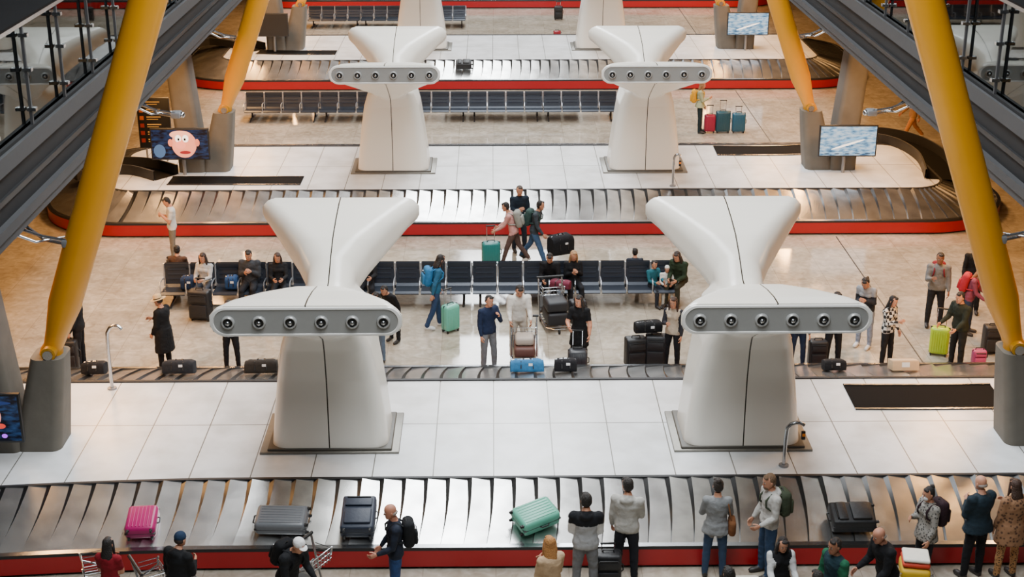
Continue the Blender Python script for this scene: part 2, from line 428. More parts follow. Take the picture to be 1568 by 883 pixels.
# ------------------------------------------------------------------ monitors / sign
def scrmat(kind):
    m=bpy.data.materials.new('screen_'+kind); m.use_nodes=True; nt=m.node_tree; b=nt.nodes['Principled BSDF']; L=nt.links.new
    tc=N(nt,'ShaderNodeTexCoord'); n=N(nt,'ShaderNodeTexNoise'); n.inputs['Scale'].default_value=5 ; n.inputs['Detail'].default_value=6
    mp=N(nt,'ShaderNodeMapping'); mp.inputs['Scale'].default_value=(1,1,3); L(tc.outputs['Object'],mp.inputs[0]); L(mp.outputs[0],n.inputs['Vector'])
    r=N(nt,'ShaderNodeValToRGB'); e=r.color_ramp.elements
    if kind=='ski':
        e[0].position=.3; e[0].color=(*hexc('#35587c'),1); e[1].position=.62; e[1].color=(*hexc('#dbe8f2'),1); x=e.new(.45); x.color=(*hexc('#8ab6d6'),1)
    else:
        e[0].position=.40; e[0].color=(*hexc('#0b0f1e'),1); e[1].position=.75; e[1].color=(*hexc('#2c4f80'),1)
    L(n.outputs['Fac'],r.inputs[0]); b.inputs['Base Color'].default_value=(0,0,0,1); L(r.outputs[0],b.inputs['Emission Color']); b.inputs['Emission Strength'].default_value=1.3 if kind=='ski' else .8
    b.inputs['Roughness'].default_value=.2
    return m
SKI=scrmat('ski'); CART=scrmat('cartoon')
def monitor(X,Y,z,kind,w=1.62,h=.86):
    b=MB(); b.rbox((0,0,0),(w+.08,.09,h+.08),.015,BLACK)
    b.add([(-w/2,-.047,-h/2),(w/2,-.047,-h/2),(w/2,-.047,h/2),(-w/2,-.047,h/2)],[(0,1,2,3)],SKI if kind=='ski' else BLACK if kind=='off' else CART)
    b.tube([(0,.05,0),(0,.30,0)],.05,GREY); b.tube([(0,.30,.2),(0,.30,-z+.8)],.05,GREY)
    def disc(x,zz,rx,rz,col,dy,e=1.3,rot=0):
        mt=pm(col,emit=e,noise=0,rough=.3)
        b.add([(x+rx*math.cos(a)*math.cos(rot)-rz*math.sin(a)*math.sin(rot),-.047-dy,zz+rx*math.cos(a)*math.sin(rot)+rz*math.sin(a)*math.cos(rot)) for a in [k*math.pi/12 for k in range(24)]],[tuple(range(24))],mt)
    if kind=='face':
        disc(.12,.0,.36,.40,'#d98a72',.002,1.0); disc(.02,.29,.3,.12,'#e3a58e',.003,1.0); disc(.02,-.02,.15,.12,'#e88f7c',.006,1.0); disc(-.04,.17,.09,.11,'#f4f4f4',.004); disc(.17,.17,.09,.11,'#f4f4f4',.004)
        disc(-.03,.15,.03,.04,'#111',.007); disc(.15,.15,.03,.04,'#111',.007); disc(.14,-.24,.16,.05,'#7a1e24',.005); disc(-.27,.05,.07,.11,'#c9765f',.003,1.0); disc(.50,.05,.07,.11,'#c9765f',.003,1.0); disc(-.6,-.2,.17,.2,'#3a5a86',.001,.8)
    elif kind=='game':
        disc(-.1,0,.4,.35,'#151022',.002); disc(.40,.05,.10,.16,'#d98a80',.003); disc(.47,-.14,.09,.05,'#c63a2f',.004); disc(.52,-.33,.05,.04,'#9a3be0',.005,2); disc(.3,.3,.4,.04,'#1a2b55',.001)
    elif kind=='ski':
        for k in range(5): disc(-.6+k*.3,-.38,.08,.015,'#10243c',.002)
        disc(.0,-.1,.5,.03,'#f4f8fb',.002,1.1,.3); disc(.1,.05,.5,.02,'#5f9bd0',.003,1.1,.2)
    b.build('television_screen',(X,Y,z))
monitor(XW(1300,40.5,1.9),40.5,1.85,'ski'); monitor(XW(277,40.5,1.9),40.5,1.82,'face'); monitor(XW(1146,58.3,1.9),58.3,1.95,'ski'); monitor(XW(418,58.3,1.9),58.3,1.95,'off',w=1.2); monitor(XW(-38,22.75,1.8),22.75,1.72,'game')
def sign():
    b=MB(); b.rbox((0,0,0),(.98,.08,1.55),.02,BLACK); g=pm('#c79a4a',rough=.5,emit=.25,noise=0)
    for r in range(6):
        z=.62-r*.23; b.rbox((-.36,-.045,z),(.12,.01,.12),.0,pm('#b0562a',rough=.5) if r<3 else pm('#8a2020'))
        b.rbox((.0,-.045,z+.03),(.42,.01,.03),0,g); b.rbox((-.04,-.045,z-.04),(.34,.01,.02),0,g)
    for x in (-.3,.3): b.tube([(x,0,-.75),(x,0,-1.19)],.03,GREY)
    b.build('information_sign',(XW(238,42.3,2),42.3,1.99))
sign()
# ------------------------------------------------------------------ benches
def bench_mesh(n=4,w=.62):
    S=pm('#2a303a',rough=.35,noise=.1,metal=.4,spec=.6); AR=pm('#b9bdc3',rough=.3,metal=.7,noise=0)
    b=MB(); W=n*w
    for sgn in (-1,1):
        for i in range(n):
            x=-W/2+w*(i+.5)
            prof=[(-.68,.41),(-.62,.45),(-.36,.44),(-.18,.42),(-.10,.47),(-.06,.64),(.0,.84),(.03,.98)]
            bot=[(y+.012,z-.03) for y,z in prof]
            xa,xb=x-w*.46,x+w*.46
            vs=[];fs=[]
            for (y,z) in prof: vs+=[(xa,-sgn*y,z),(xb,-sgn*y,z)]
            k=len(vs)
            for (y,z) in bot: vs+=[(xa,-sgn*y,z),(xb,-sgn*y,z)]
            m=len(prof)
            for j in range(m-1):
                fs.append((2*j,2*j+1,2*j+3,2*j+2)); fs.append((k+2*j,k+2*j+2,k+2*j+3,k+2*j+1))
                fs.append((2*j,2*j+2,k+2*j+2,k+2*j)); fs.append((2*j+1,k+2*j+1,k+2*j+3,2*j+3))
            fs.append((0,k,k+1,1)); fs.append((2*m-2,2*m-1,k+2*m-1,k+2*m-2))
            b.add(vs,fs,S)
            for q in range(3):
                z=.60+.11*q; y=-.078+.033*q
                b.rbox((x,-sgn*(y-.010),z),(w*.7,.008,.035),0,pm('#39404e',rough=.3,metal=.5,noise=0))
        for i in range(n+1):
            x=-W/2+w*i
            b.tube([(x,sgn*.12,.62),(x,sgn*.30,.66),(x,sgn*.54,.66),(x,sgn*.60,.60),(x,sgn*.57,.40)],.018,AR,n=6)
            b.tube([(x,-sgn*.01,.96),(x,sgn*.06,.66),(x,sgn*.10,.42)],.018,AR,n=6)
    b.rbox((0,0,.34),(W,.09,.07),.01,DK)
    for x in (-W/2+.2,W/2-.2):
        b.rbox((x,0,.2),(.06,.07,.28),.01,DK); b.tube([(x,-.55,.025),(x,0,.07),(x,.55,.025)],.028,DK,n=8)
        b.rbox((x,0,.39),(.05,1.1,.04),.01,DK)
    return b.mesh('airport_bench',ang=35)
BM=bench_mesh(4); BM2=bench_mesh(4,.665)
W4=.62*4
def bench_row(xs,Y,me):
    for x in xs: place(me,'airport_bench',(x,Y,0))
xs=[-6.75+i*W4 for i in range(5)]
BY=32.72
bench_row(xs,BY,BM); bench_row([-7.55+i*.665*4 for i in range(5)],50.6,BM2); bench_row([-7.5+i*W4 for i in range(3)],68.3,BM)
# ------------------------------------------------------------------ luggage
def suitcase_mesh(w,h,d,col,handle=0,soft=False):
    b=MB(); c=pm(col,rough=.55 if soft else .35,noise=.1,bump=.2 if soft else 0,scale=20); dk=BLACK
    b.rbox((0,0,.05+h/2),(w,d,h),.07 if not soft else .05,c,seg=3)
    b.rbox((0,0,.05+h/2),(w*1.006,.018,h*1.004),.006,dk)
    if not soft:
        for i in range(7):
            x=-w*.36+w*.72*i/6
            for s in (-1,1): b.rbox((x,s*d/2,.05+h/2),(w*.045,.016,h*.80),.006,c)
    else:
        b.rbox((0,-d/2-.02,.05+h*.32),(w*.8,.06,h*.45),.03,c); b.rbox((0,-d/2-.015,.05+h*.75),(w*.8,.05,h*.22),.02,c)
        b.rbox((0,-d/2-.03,.05+h*.88),(w*.7,.03,.012),.0,dk)
    for sx in (-1,1):
        for sy in (-1,1):
            x,y=sx*w*.38,sy*d*.32; b.rbox((x,y,.055),(.05,.05,.03),.01,dk); b.tube([(x-.014,y,.025),(x+.014,y,.025)],.025,dk,n=10)
    b.tube([(-.09,0,.05+h),(-.08,0,.09+h),(.08,0,.09+h),(.09,0,.05+h)],.013,dk,n=6)
    b.tube([(w/2,0,.05+h*.42),(w/2+.035,0,.05+h*.46),(w/2+.035,0,.05+h*.62),(w/2,0,.05+h*.66)],.012,dk,n=6)
    if handle:
        for s in (-1,1): b.tube([(s*.1,d*.35,.05+h*.95),(s*.1,d*.35,.05+h+handle)],.009,CHROME,n=6)
        b.rbox((0,d*.35,.05+h+handle),(.25,.035,.035),.012,dk)
    return b.mesh('suitcase')
def suitcase(u,v,w,h,d,col,yaw=0,handle=0,soft=False,z=0,name='suitcase'):
    p=P(u,v,z); place(suitcase_mesh(w,h,d,col,handle,soft),name,p,rad(yaw))
SL=math.atan(.41/1.5)
def belt_pt(u,Y):
    z=.42+.41*(Y-20.6)/1.5
    return V((XW(u,Y,z),Y,z))
def suitcase_belt(u,Y,w,h,d,col,yaw=0,soft=False,lift=0,base=None):
    p=base if base is not None else belt_pt(u,Y)
    M=Matrix.Translation(p)@Matrix.Rotation(SL,4,'X')@Matrix.Rotation(rad(yaw),4,'Z')@Matrix.Translation((0,-h/2,d/2+.03+lift))@Matrix.Rotation(-math.pi/2,4,'X')
    place(suitcase_mesh(w,h,d,col,0,soft),'suitcase',M=M)
suitcase_belt(221,20.93,.5,.58,.26,'#a5105f',3)
suitcase_belt(438,21.0,.50,.85,.26,'#6f7276',88)
suitcase_belt(550,21.02,.56,.76,.26,'#232c3c',0,soft=True)
suitcase_belt(816,21.02,.50,.70,.28,'#5fae96',-62)
suitcase_belt(1308,20.98,.50,.72,.26,'#131417',90,soft=True)
suitcase_belt(0,0,.42,.62,.25,'#111114',90,soft=True,base=V((XW(712,56.0,.75),56.0,.66)))
def duffel_mesh(L,d,h,col):
    b=MB(); c=cloth(col); rings=[]
    for x,k in ((-.5,.6),(-.48,.85),(-.35,.95),(0,.97),(.35,.98),(.48,.88),(.5,.6)):
        rings.append([V((x*L,y*k,h/2*k+z*k)) for y,z in rrect(d/2,h/2,min(d,h)*.32,24)])
    b.loft(rings,c)
    for s in (-.18,.18): b.tube([(L*s,-d*.50,h*.3),(L*s,-d*.42,h*.85),(L*s*.5,0,h*1.02),(L*s,d*.42,h*.85),(L*s,d*.50,h*.3)],.014,BLACK,n=6)
    b.tube([(-L*.45,0,h*.9),(0,0,h*.98),(L*.45,0,h*.9)],.008,CHROME,n=6)
    b.rbox((L*.1,-d*.47,h*.62),(.08,.03,.05),.0,WHT)
    return b.mesh('duffel_bag')
def duffel(p,L,d,h,col,yaw=0,tilt=0,name='duffel_bag'):
    M=Matrix.Translation(p)@Matrix.Rotation(rad(tilt),4,'X')@Matrix.Rotation(rad(yaw),4,'Z'); place(duffel_mesh(L,d,h,col),name,M=M)
def back_pt(u,Y=27.0): 
    z=.80-.41*(Y-26.25)/1.4+.06
    return V((XW(u,Y,z),Y,z))
for u,L,h,c,y in ((807,.70,.26,'#2f6a96',0),(866,.46,.27,'#16161a',0),(276,.66,.28,'#1f2126',0),(401,.68,.28,'#2c2824',5),(147,.48,.26,'#15161a',0),(1278,.46,.22,'#141518',0)):
    duffel(back_pt(u),L,.40,h,c,y,-16)
def carton():
    b=MB(); c=pm('#b59a78',rough=.8); b.rbox((0,0,.10),(.55,.38,.20),.01,c); b.rbox((0,0,.203),(.55,.05,.004),0,pm('#d8cdb8')); b.rbox((0,-.192,.12),(.16,.005,.1),0,WHT)
    p=back_pt(1385); b.build('cardboard_box',M=Matrix.Translation(p)@Matrix.Rotation(-SL,4,'X'))
carton()
def trolley_mesh(load=None):
    b=MB()
    for s in (-1,1):
        b.tube([(s*.28,.45,.12),(s*.28,-.35,.14),(s*.12,-.5,.14)],.018,CHROME,n=6)
        b.tube([(s*.28,.42,.12),(s*.28,.52,.6),(s*.28,.60,1.0)],.02,CHROME,n=6)
        b.tube([(s*.27-.02,.4,.07),(s*.27+.02,.4,.07)],.07,BLACK,n=12)
        b.tube([(s*.27,.50,.62),(s*.25,.2,.78),(s*.25,.18,.92)],.014,CHROME,n=6)
    b.tube([(-.02,-.45,.06),(.02,-.45,.06)],.06,BLACK,n=12); b.tube([(0,-.45,.06),(0,-.45,.14)],.02,CHROME,n=6)
    b.tube([(-.32,.61,1.02),(.32,.61,1.02)],.028,BLACK,n=8)
    b.tube([(-.12,-.5,.14),(.12,-.5,.14)],.018,CHROME,n=6)
    for i in range(6):
        y=-.35+.16*i; b.tube([(-.28,y,.14),(.28,y,.13)],.01,CHROME,n=6)
    for i in range(7):
        x=-.24+.08*i; b.tube([(x,.5,.66),(x,.22,.66),(x,.2,.9)],.007,CHROME,n=5)
    for z in (.72,.82,.9): b.tube([(-.25,.5,z),(-.25,.2,z),(.25,.2,z),(.25,.5,z)],.008,CHROME,n=5)
    b.rbox((0,.55,.45),(.5,.02,.3),.01,pm('#8a8d90',rough=.4,metal=.5))
    if load:
        z=.16
        for (w,d,h,c) in load: b.rbox((0,-.02,z+h/2),(w,d,h),.06,pm(c,rough=.6),seg=3); z+=h+.01
    return b.mesh('luggage_trolley')
def trolley(u,v,yaw,load=None): place(trolley_mesh(load),'luggage_trolley',P(u,v),rad(yaw))
trolley(803,566,0,[(.5,.7,.25,'#8f8578'),(.45,.6,.22,'#5b3a32'),(.4,.4,.18,'#a89c90')])
trolley(115,940,-70); trolley(275,935,120,[(.5,.7,.3,'#101216')]); trolley(512,930,60,[(.5,.6,.1,'#55585a')])
trolley(1392,945,170,[(.5,.6,.35,'#c9c4b8'),(.48,.5,.22,'#caa21c'),(.44,.5,.22,'#caa21c'),(.42,.4,.08,'#c23a20'),(.40,.38,.06,'#e7e2d5')])
trolley(850,500,10,[(.5,.7,.3,'#14151a'),(.5,.6,.25,'#1c1d22')])
trolley(1135,965,180,[(.6,.75,.6,'#b8b2a4')])
suitcase(752,406,.48,.60,.27,'#1f716d',5,.4); suitcase(690,507,.40,.62,.27,'#5fb09a',40,.35)
suitcase(309,489,.52,.70,.30,'#16171b',-10,.25,True); suitcase(972,562,.46,.66,.3,'#0f1013',10,0,True); suitcase(1003,562,.46,.72,.3,'#121317',-8,.2,True)
duffel(P(990,560)+V((0,0,.82)),.6,.32,.24,'#0e0f12',10)
suitcase(884,574,.42,.56,.26,'#3a3c40',0,.4); suitcase(1086,203,.38,.6,.26,'#8e1638',0,.3); suitcase(1106,203,.5,.72,.28,'#12414f',0,.35); suitcase(1130,203,.46,.66,.28,'#1a5068',0,.2)
suitcase(1436,543,.42,.62,.26,'#a9c61c',-20,.4); suitcase(1497,560,.3,.34,.2,'#b0487e',0,0,True); suitcase(855,30,.42,.6,.26,'#121214',0,.2,True); suitcase(930,900,.42,.62,.28,'#141518',0,.1,True)
suitcase(853,55,.34,.2,.2,'#8e1628'); suitcase(1516,540,.4,.62,.28,'#1a1b1e',0,0,True); suitcase(108,568,.45,.7,.3,'#191a1d',0,0,True); suitcase(1250,562,.40,.6,.28,'#15161a',0,0,True)
suitcase(884,492,.40,.5,.28,'#1a1b20',15,0,True)
duffel(P(858,408)+V((0,0,.35)),.62,.45,.55,'#111216',25,name='hiking_pack')
# ------------------------------------------------------------------ people
def person(name,u=None,v=None,hd=0,h=1.72,top='#222222',bot='#23252c',shoe='#2a2624',skin='#b98468',hair='#1a120e',style='short',sex='m',bulk=1.05,lean=0,
           legs=((4,4,5),(2,3,5)),arms=((5,9,18,-4),(5,9,18,-4)),hy=0,hp=8,hem=.035,coat=0,sleeve='long',pack=None,hood=None,bag=None,pos=None,seat=False,beard=False,sleevecol=None,curl=25,top_mat=None,bot_mat=None,yoke=None,mask=False):
    S,C=math.sin,math.cos
    if seat:
        legs=((84,84,8),(80,76,6)) if legs==((4,4,5),(2,3,5)) else legs
        arms=((28,6,62,18),(24,6,66,20)) if arms==((5,9,18,-4),(5,9,18,-4)) else arms
    def D(a,b_,s): a,b_=rad(a),rad(b_); return V((s*S(b_),-S(a)*C(b_),-C(a)*C(b_)))
    Rl=Matrix.Rotation(rad(lean),3,'X')
    mt={'top':top_mat or cloth(top),'bot':bot_mat or cloth(bot),'skin':pm(skin,rough=.55,noise=.08,spec=.35),'shoe':pm(shoe,rough=.5),'slv':cloth(sleevecol) if sleevecol else (top_mat or cloth(top)),'yoke':cloth(yoke) if yoke else None}
    HM=pm(hair,rough=.6,noise=.35,bump=.8,scale=50)
    bones=[]; B=MB(); X_=mt['top']
    shw=(.107 if sex=='m' else .095)*h
    feet=[];G=[]
    for s,(a,k,b_) in zip((1,-1),legs):
        hip=V((s*.05*h,0,-.01*h)); kn=hip+D(a,b_,s)*.245*h; an=kn+D(a-k,b_*.4,s)*.246*h
        p=rad(max(0,min(60,(k-a-12)*.9)))
        if seat: p=0
        f=V((0,-C(p),-S(p)))
        heel=an+V((0,C(p)*.028*h,-.024*h+S(p)*.03*h)); ball=an+f*.085*h+V((0,0,-.026*h)); toe=an+f*.12*h+V((0,0,-.03*h))
        G.append((hip,kn,an,heel,ball,toe)); 
    low=min(min(g[3].z,g[4].z,g[5].z) for g in G)-.020*h
    off=V((0,0,-low))
    pel=off.copy()
    for g in G:
        hip,kn,an,heel,ball,toe=[x+off for x in g]
        mid=kn.lerp(an,.3)
        wide=1.0 if sex=='m' else .93
        B.tube([hip+V((0,0,.02*h)),hip.lerp(kn,.35),kn,mid,an],[.056*h*wide,.055*h*wide,.042*h*wide,.041*h*wide,.032*h*wide],X_,n=12)
        B.tube([heel,(heel+ball)/2+V((0,0,.006*h)),ball,toe],[.024*h,.028*h,.027*h,.017*h],X_,n=10)
        B.tube([an,an+V((0,0,-.02*h))],[.026*h,.026*h],X_,n=10)
        B.ell(kn,.042*h*wide,X_)
        bones+= [(hip,kn,.05*h,'bot'),(kn,an,.034*h,'bot'),(heel,toe,.03*h,'shoe')]
    def T_(x,y,t): return pel+Rl@V((x,y,t))
    rg=[(-.05,.072,.058),(-.02,.098,.069),(.02,.100,.070),(.06,.090,.064),(.11,.082,.058),(.17,.092,.063),(.22,.103,.067),(.262,.102,.060),(.285,.075,.050),(.302,.045,.042)]
    rings=[]
    for t,rx,ry in rg:
        bk=bulk if -.03<t<.29 else 1
        if sex=='f' and t>.2 and t<.29: rx*=.92
        rings.append([T_(x,y,t*h) for x,y in [(rx*h*bk*C(q*2*math.pi/20),ry*h*bk*S(q*2*math.pi/20)) for q in range(20)]])
    B.loft(rings,X_)
    bones+= [(T_(0,0,0),T_(0,0,.11*h),.075*h,'torso'),(T_(0,0,.11*h),T_(0,0,.24*h),.075*h,'torso'),(T_(-.06*h,0,.255*h),T_(.06*h,0,.255*h),.05*h,'torso')]
    if sex=='f':
        for s in (-1,1): B.ell(T_(s*.04*h,-.05*h,.205*h),(.038*h,.035*h,.036*h),X_)
    if coat:
        rings=[]
        for i in range(5):
            t=.04-(coat+.04)*i/4; k=1+.22*i/4
            rings.append([T_(.100*h*bulk*k*C(q*math.pi/10),.074*h*bulk*k*S(q*math.pi/10),t*h) for q in range(20)])
        B.loft(rings,X_); bones.append((T_(0,0,0),T_(0,0,-coat*h+.04*h),.10*h,'coat'))
    nb=T_(0,0,.295*h); nt_=T_(0,-.012*h,.345*h)
    B.tube([nb-V((0,0,.02*h)),nb,nt_],[.045*h,.036*h,.033*h],X_,n=12); bones.append((nb+V((0,0,.018*h)),nt_,.032*h,'skin'))
    if hood: 
        B.ell(T_(0,.05*h,.285*h),(.062*h,.04*h,.035*h),X_); B.tube([T_(-.05*h,.0,.29*h),T_(0,.055*h,.31*h),T_(.05*h,0,.29*h)],.022*h,X_)
        bones.append((T_(-.03*h,.05*h,.29*h),T_(.03*h,.05*h,.29*h),.04*h,'torso'))
    hands=[]
    for s,(sf,ab,e,inw) in zip((1,-1),arms):
        sh=T_(s*shw,0,.262*h); ud=Rl@D(sf,ab,s); el=sh+ud*.165*h
        q=rad(sf+e); w_=rad(inw); fd=Rl@V((-s*S(w_),-S(q)*C(w_),-C(q)*C(w_))); wr=el+fd*.148*h
        k=bulk
        B.tube([T_(s*.06*h,0,.262*h),sh,sh.lerp(el,.5),el,el.lerp(wr,.35),wr],[.042*h,.040*h*k,.034*h*k,.029*h*k,.028*h*k,.020*h],X_,n=12)
        B.ell(sh,.041*h*k,X_); B.ell(el,.0295*h*k,X_)
        if sleeve=='short':
            m_=sh.lerp(el,.65); bones+= [(sh,m_,.036*h,'slv'),(m_,el,.03*h,'skin'),(el,wr,.025*h,'skin')]
        else: bones+= [(sh,el,.035*h,'slv'),(el,wr,.027*h,'slv')]
        hands.append((s,wr,fd))
    co_,fs=remesh(B,.0175,3,folds=.0075)
    A=np.array([list(b_[0]) for b_ in bones]); Bb=np.array([list(b_[1]) for b_ in bones]); r_=np.array([b_[2] for b_ in bones]); keys=[b_[3] for b_ in bones]
    cen=np.array([co_[list(f)].mean(0) for f in fs]); ab_=Bb-A; den=(ab_**2).sum(1)+1e-9
    t=np.clip(((cen[:,None,:]-A[None])*ab_[None]).sum(2)/den,0,1); dist=np.linalg.norm(cen[:,None,:]-(A[None]+t[...,None]*ab_[None]),axis=2)-r_
    near=dist.argmin(1); Rn=np.array(Rl); tt=((cen-np.array(pel))@Rn)[:,2]/h
    O=MB(); idx={}
    for k in ('top','bot','skin','shoe','slv','yoke'):
        if mt[k] is not None: idx[k]=O.mi(mt[k])
    O.v.extend([tuple(c) for c in co_.tolist()])
    straight=not seat
    for i,f in enumerate(fs):
        k=keys[near[i]]
        if k=='torso': k='top' if tt[i]>-hem else 'bot'
        elif k=='coat': k='top'
        elif k=='bot' and straight and tt[i]>-hem: k='top'
        elif k=='bot' and coat and tt[i]>-coat-.005: k='top'
        if k in('top','slv') and yoke and tt[i]>.2: k='yoke'
        O.f.append(f); O.m.append(idx[k])
    for s,wr,fd in hands:
        n_=V((-s,0,0)); n_=(n_-fd*n_.dot(fd)).normalized() if abs(fd.x)<.9 else V((0,0,-1)); l_=fd.cross(n_).normalized()
        if l_.y>0: l_=-l_
        rings=[]
        for t_,hw,ht in ((-.01,.013,.011),(.012,.018,.011),(.035,.023,.010),(.052,.021,.008)):
            rings.append([wr+fd*t_*h+l_*hw*h*C(q*math.pi/5)+n_*ht*h*S(q*math.pi/5) for q in range(10)])
        O.loft(rings,mt['skin'])
        for i,(o_,ln) in enumerate(((.0165,.040),(.0055,.046),(-.0055,.043),(-.0165,.034))):
            p0=wr+fd*.048*h+l_*o_*h; c1=rad(curl); c2=rad(curl*2.2)
            p1=p0+(fd*C(c1)+n_*S(c1))*ln*.5*h; p2=p1+(fd*C(c2)+n_*S(c2))*ln*.5*h
            O.tube([p0,p1,p2],[.0058*h,.0053*h,.0042*h],mt['skin'],n=6)
        p0=wr+fd*.012*h+l_*.016*h; p1=p0+(fd*.65+l_*.6+n_*.3).normalized()*.026*h; p2=p1+(fd*.85+l_*.2+n_*.4).normalized()*.022*h
        O.tube([p0,p1,p2],[.0078*h,.0065*h,.005*h],mt['skin'],n=6)
    RH=Matrix.Rotation(rad(hy),3,'Z')@Matrix.Rotation(rad(hp+lean*.4),3,'X')
    hc=nt_+RH@V((0,-.010*h,.050*h))
    def Hd(x,y,z): return hc+RH@V((x*h,y*h,z*h))
    rings=[]
    for z,rx,yf,yb in ((-.066,.012,-.040,-.012),(-.060,.024,-.052,-.002),(-.046,.035,-.055,.022),(-.025,.041,-.053,.040),(0,.0445,-.054,.050),(.022,.046,-.055,.053),(.042,.043,-.050,.049),(.057,.033,-.038,.038),(.066,.018,-.02,.022),(.069,.004,-.004,.006)):
        cy=(yf+yb)/2; ry=(yb-yf)/2
        rings.append([Hd(rx*C(q*math.pi/9),cy+ry*S(q*math.pi/9),z) for q in range(18)])
    O.loft(rings,mt['skin'])
    O.loft([[Hd(.004*C(q*math.pi/3),-.052+.003*S(q*math.pi/3),.006) for q in range(6)],[Hd(.007*C(q*math.pi/3),-.060+.008*S(q*math.pi/3),-.016) for q in range(6)],[Hd(.008*C(q*math.pi/3),-.056+.006*S(q*math.pi/3),-.022) for q in range(6)]],mt['skin'])
    EW=pm('#d8d4cc',rough=.3,noise=0); LIP=pm('#8c4a42',rough=.5,noise=0)
    for s in (-1,1):
        O.ell(Hd(s*.0175,-.0495,.004),(.0075*h,.005*h,.005*h),EW,8,6,RH); O.ell(Hd(s*.0175,-.0538,.004),(.0036*h,.002*h,.0036*h),BLACK,6,4,RH)
        O.ell(Hd(s*.018,-.0535,.015),(.010*h,.003*h,.0022*h),HM,6,4,RH); O.ell(Hd(s*.0455,.004,-.004),(.005*h,.011*h,.017*h),mt['skin'],8,6,RH)
    O.ell(Hd(0,-.0535,-.036),(.0135*h,.004*h,.004*h),LIP,8,4,RH)
    if beard: O.ell(Hd(0,-.032,-.046),(.034*h,.026*h,.024*h),HM,12,8,RH)
    if mask: O.ell(Hd(0,-.036,-.030),(.036*h,.028*h,.030*h),WHT,12,8,RH)
    if style=='bald': O.ell(Hd(0,.020,-.012),(.0475*h,.042*h,.022*h),pm('#8a8078',rough=.7),12,6,RH)
    if style in ('short','long','pony','bun','bob'):
        O.ell(Hd(0,.013,.024),(.0495*h,.0525*h,.0540*h),HM,16,10,RH); O.ell(Hd(0,.024,-.004),(.0480*h,.038*h,.044*h),HM,14,8,RH); O.ell(Hd(.008,-.028,.054),(.034*h,.022*h,.018*h),HM,12,8,RH)
    if style in ('long','bob'):
        Lh=.15 if style=='long' else .06
        rings=[]
        for t_,rx,ry,cy in ((.03,.045,.03,.018),(-.02,.054,.034,.024),(-.06,.056,.032,.030),(-.06-Lh*.5,.060,.026,.042),(-.06-Lh,.040,.014,.046)):
            rings.append([Hd(rx*C(q*math.pi/8),cy+ry*S(q*math.pi/8),t_) for q in range(16)])
        O.loft(rings,HM)
        for s in (-1,1): O.tube([Hd(s*.040,-.015,.045),Hd(s*.050,-.010,.0),Hd(s*.053,-.008,-.05),Hd(s*.058,-.024,-.05-Lh*.7)],[.010*h,.013*h,.015*h,.007*h],HM,n=8)
    if style=='pony': O.tube([Hd(0,.055,.03),Hd(0,.082,.01),Hd(0,.078,-.05),Hd(0,.066,-.10)],[.012*h,.019*h,.017*h,.005*h],HM,n=8)
    if style=='bun': O.ell(Hd(0,.045,.062),.026*h,HM)
    if style in('cap','beanie','hat'):
        HC=cloth(hair)
        O.ell(Hd(0,.004,.026),(.051*h,.057*h,.050*h),HC,16,10,RH)
        if style=='cap': O.loft([[Hd(.040*C(a)*k,-.045-.045*k*S(a),.026-.006*k) for a in [math.pi*q/10 for q in range(11)]] for k in (.3,1.0)]+[[Hd(.040*C(a)*k,-.045-.045*k*S(a),.030-.006*k) for a in [math.pi*q/10 for q in range(11)]] for k in (1.0,.3)],HC)
        if style=='hat':
            O.tube([Hd(0,.004,.020),Hd(0,.004,.024)],[.098*h,.096*h],HC,n=24); O.tube([Hd(0,.004,.02),Hd(0,.004,.07),Hd(0,.004,.082)],[.054*h,.050*h,.035*h],HC,n=20); O.tube([Hd(0,.004,.025),Hd(0,.004,.036)],[.0555*h,.0555*h],BLACK,n=20)
        HB=pm('#2a1e18',rough=.7,noise=.3); O.ell(Hd(0,.016,-.004),(.0475*h,.042*h,.036*h),HB,14,8,RH)
    if pack:
        pc=cloth(pack); by=.066*h*bulk
        O.rbox(T_(0,by+.085,.175*h),(.32,.19,.46),.08,pc,R=Rl,seg=3); O.rbox(T_(0,by+.19,.145*h),(.25,.07,.24),.03,pc,R=Rl,seg=2)
        O.rbox(T_(0,by+.185,.235*h),(.2,.02,.012),0,CHROME,R=Rl); O.tube([T_(-.04,by+.05,.30*h),T_(0,by+.05,.318*h),T_(.04,by+.05,.30*h)],.009,BLACK,n=6)
        for s in (-1,1): O.tube([T_(s*.09,by+.04,.25*h),T_(s*.095,.03,.297*h),T_(s*.10,-.04,.290*h),T_(s*.105,-.068*h*bulk,.24*h),T_(s*.12,-.066*h*bulk,.18*h),T_(s*.16,-.01,.13*h),T_(s*.13,by,.11*h)],.017,pc,n=6)
    if bag:
        bc=cloth(bag); s=-1
        O.rbox(T_(s*.14*h,.02*h,.02*h),(.12,.32,.26),.05,bc,R=Rl); O.tube([T_(s*.135*h,-.04*h,.07*h),T_(s*.10*h,-.05*h,.24*h),T_(s*.085*h,0,.292*h),T_(s*.10*h,.06*h,.24*h),T_(s*.135*h,.06*h,.07*h)],.011,bc,n=6)
    p=pos if pos is not None else P(u,v,0)
    O.build(name,p,rad(hd),ang=60)
WALK=((22,6,4),(-16,22,4)); SWING=((-22,8,20,0),(24,8,25,0))
PHONE=((14,6,118,32),(12,6,112,34)); HOLD1=((5,9,18,-4),(18,5,95,30)); FOLD=((20,12,85,50),(22,12,80,50))
PUSH=((28,6,42,0),(28,6,42,0)); PULL=((5,9,18,-4),(-18,14,10,-4)); FACE=((30,8,118,30),(4,10,15,-4))
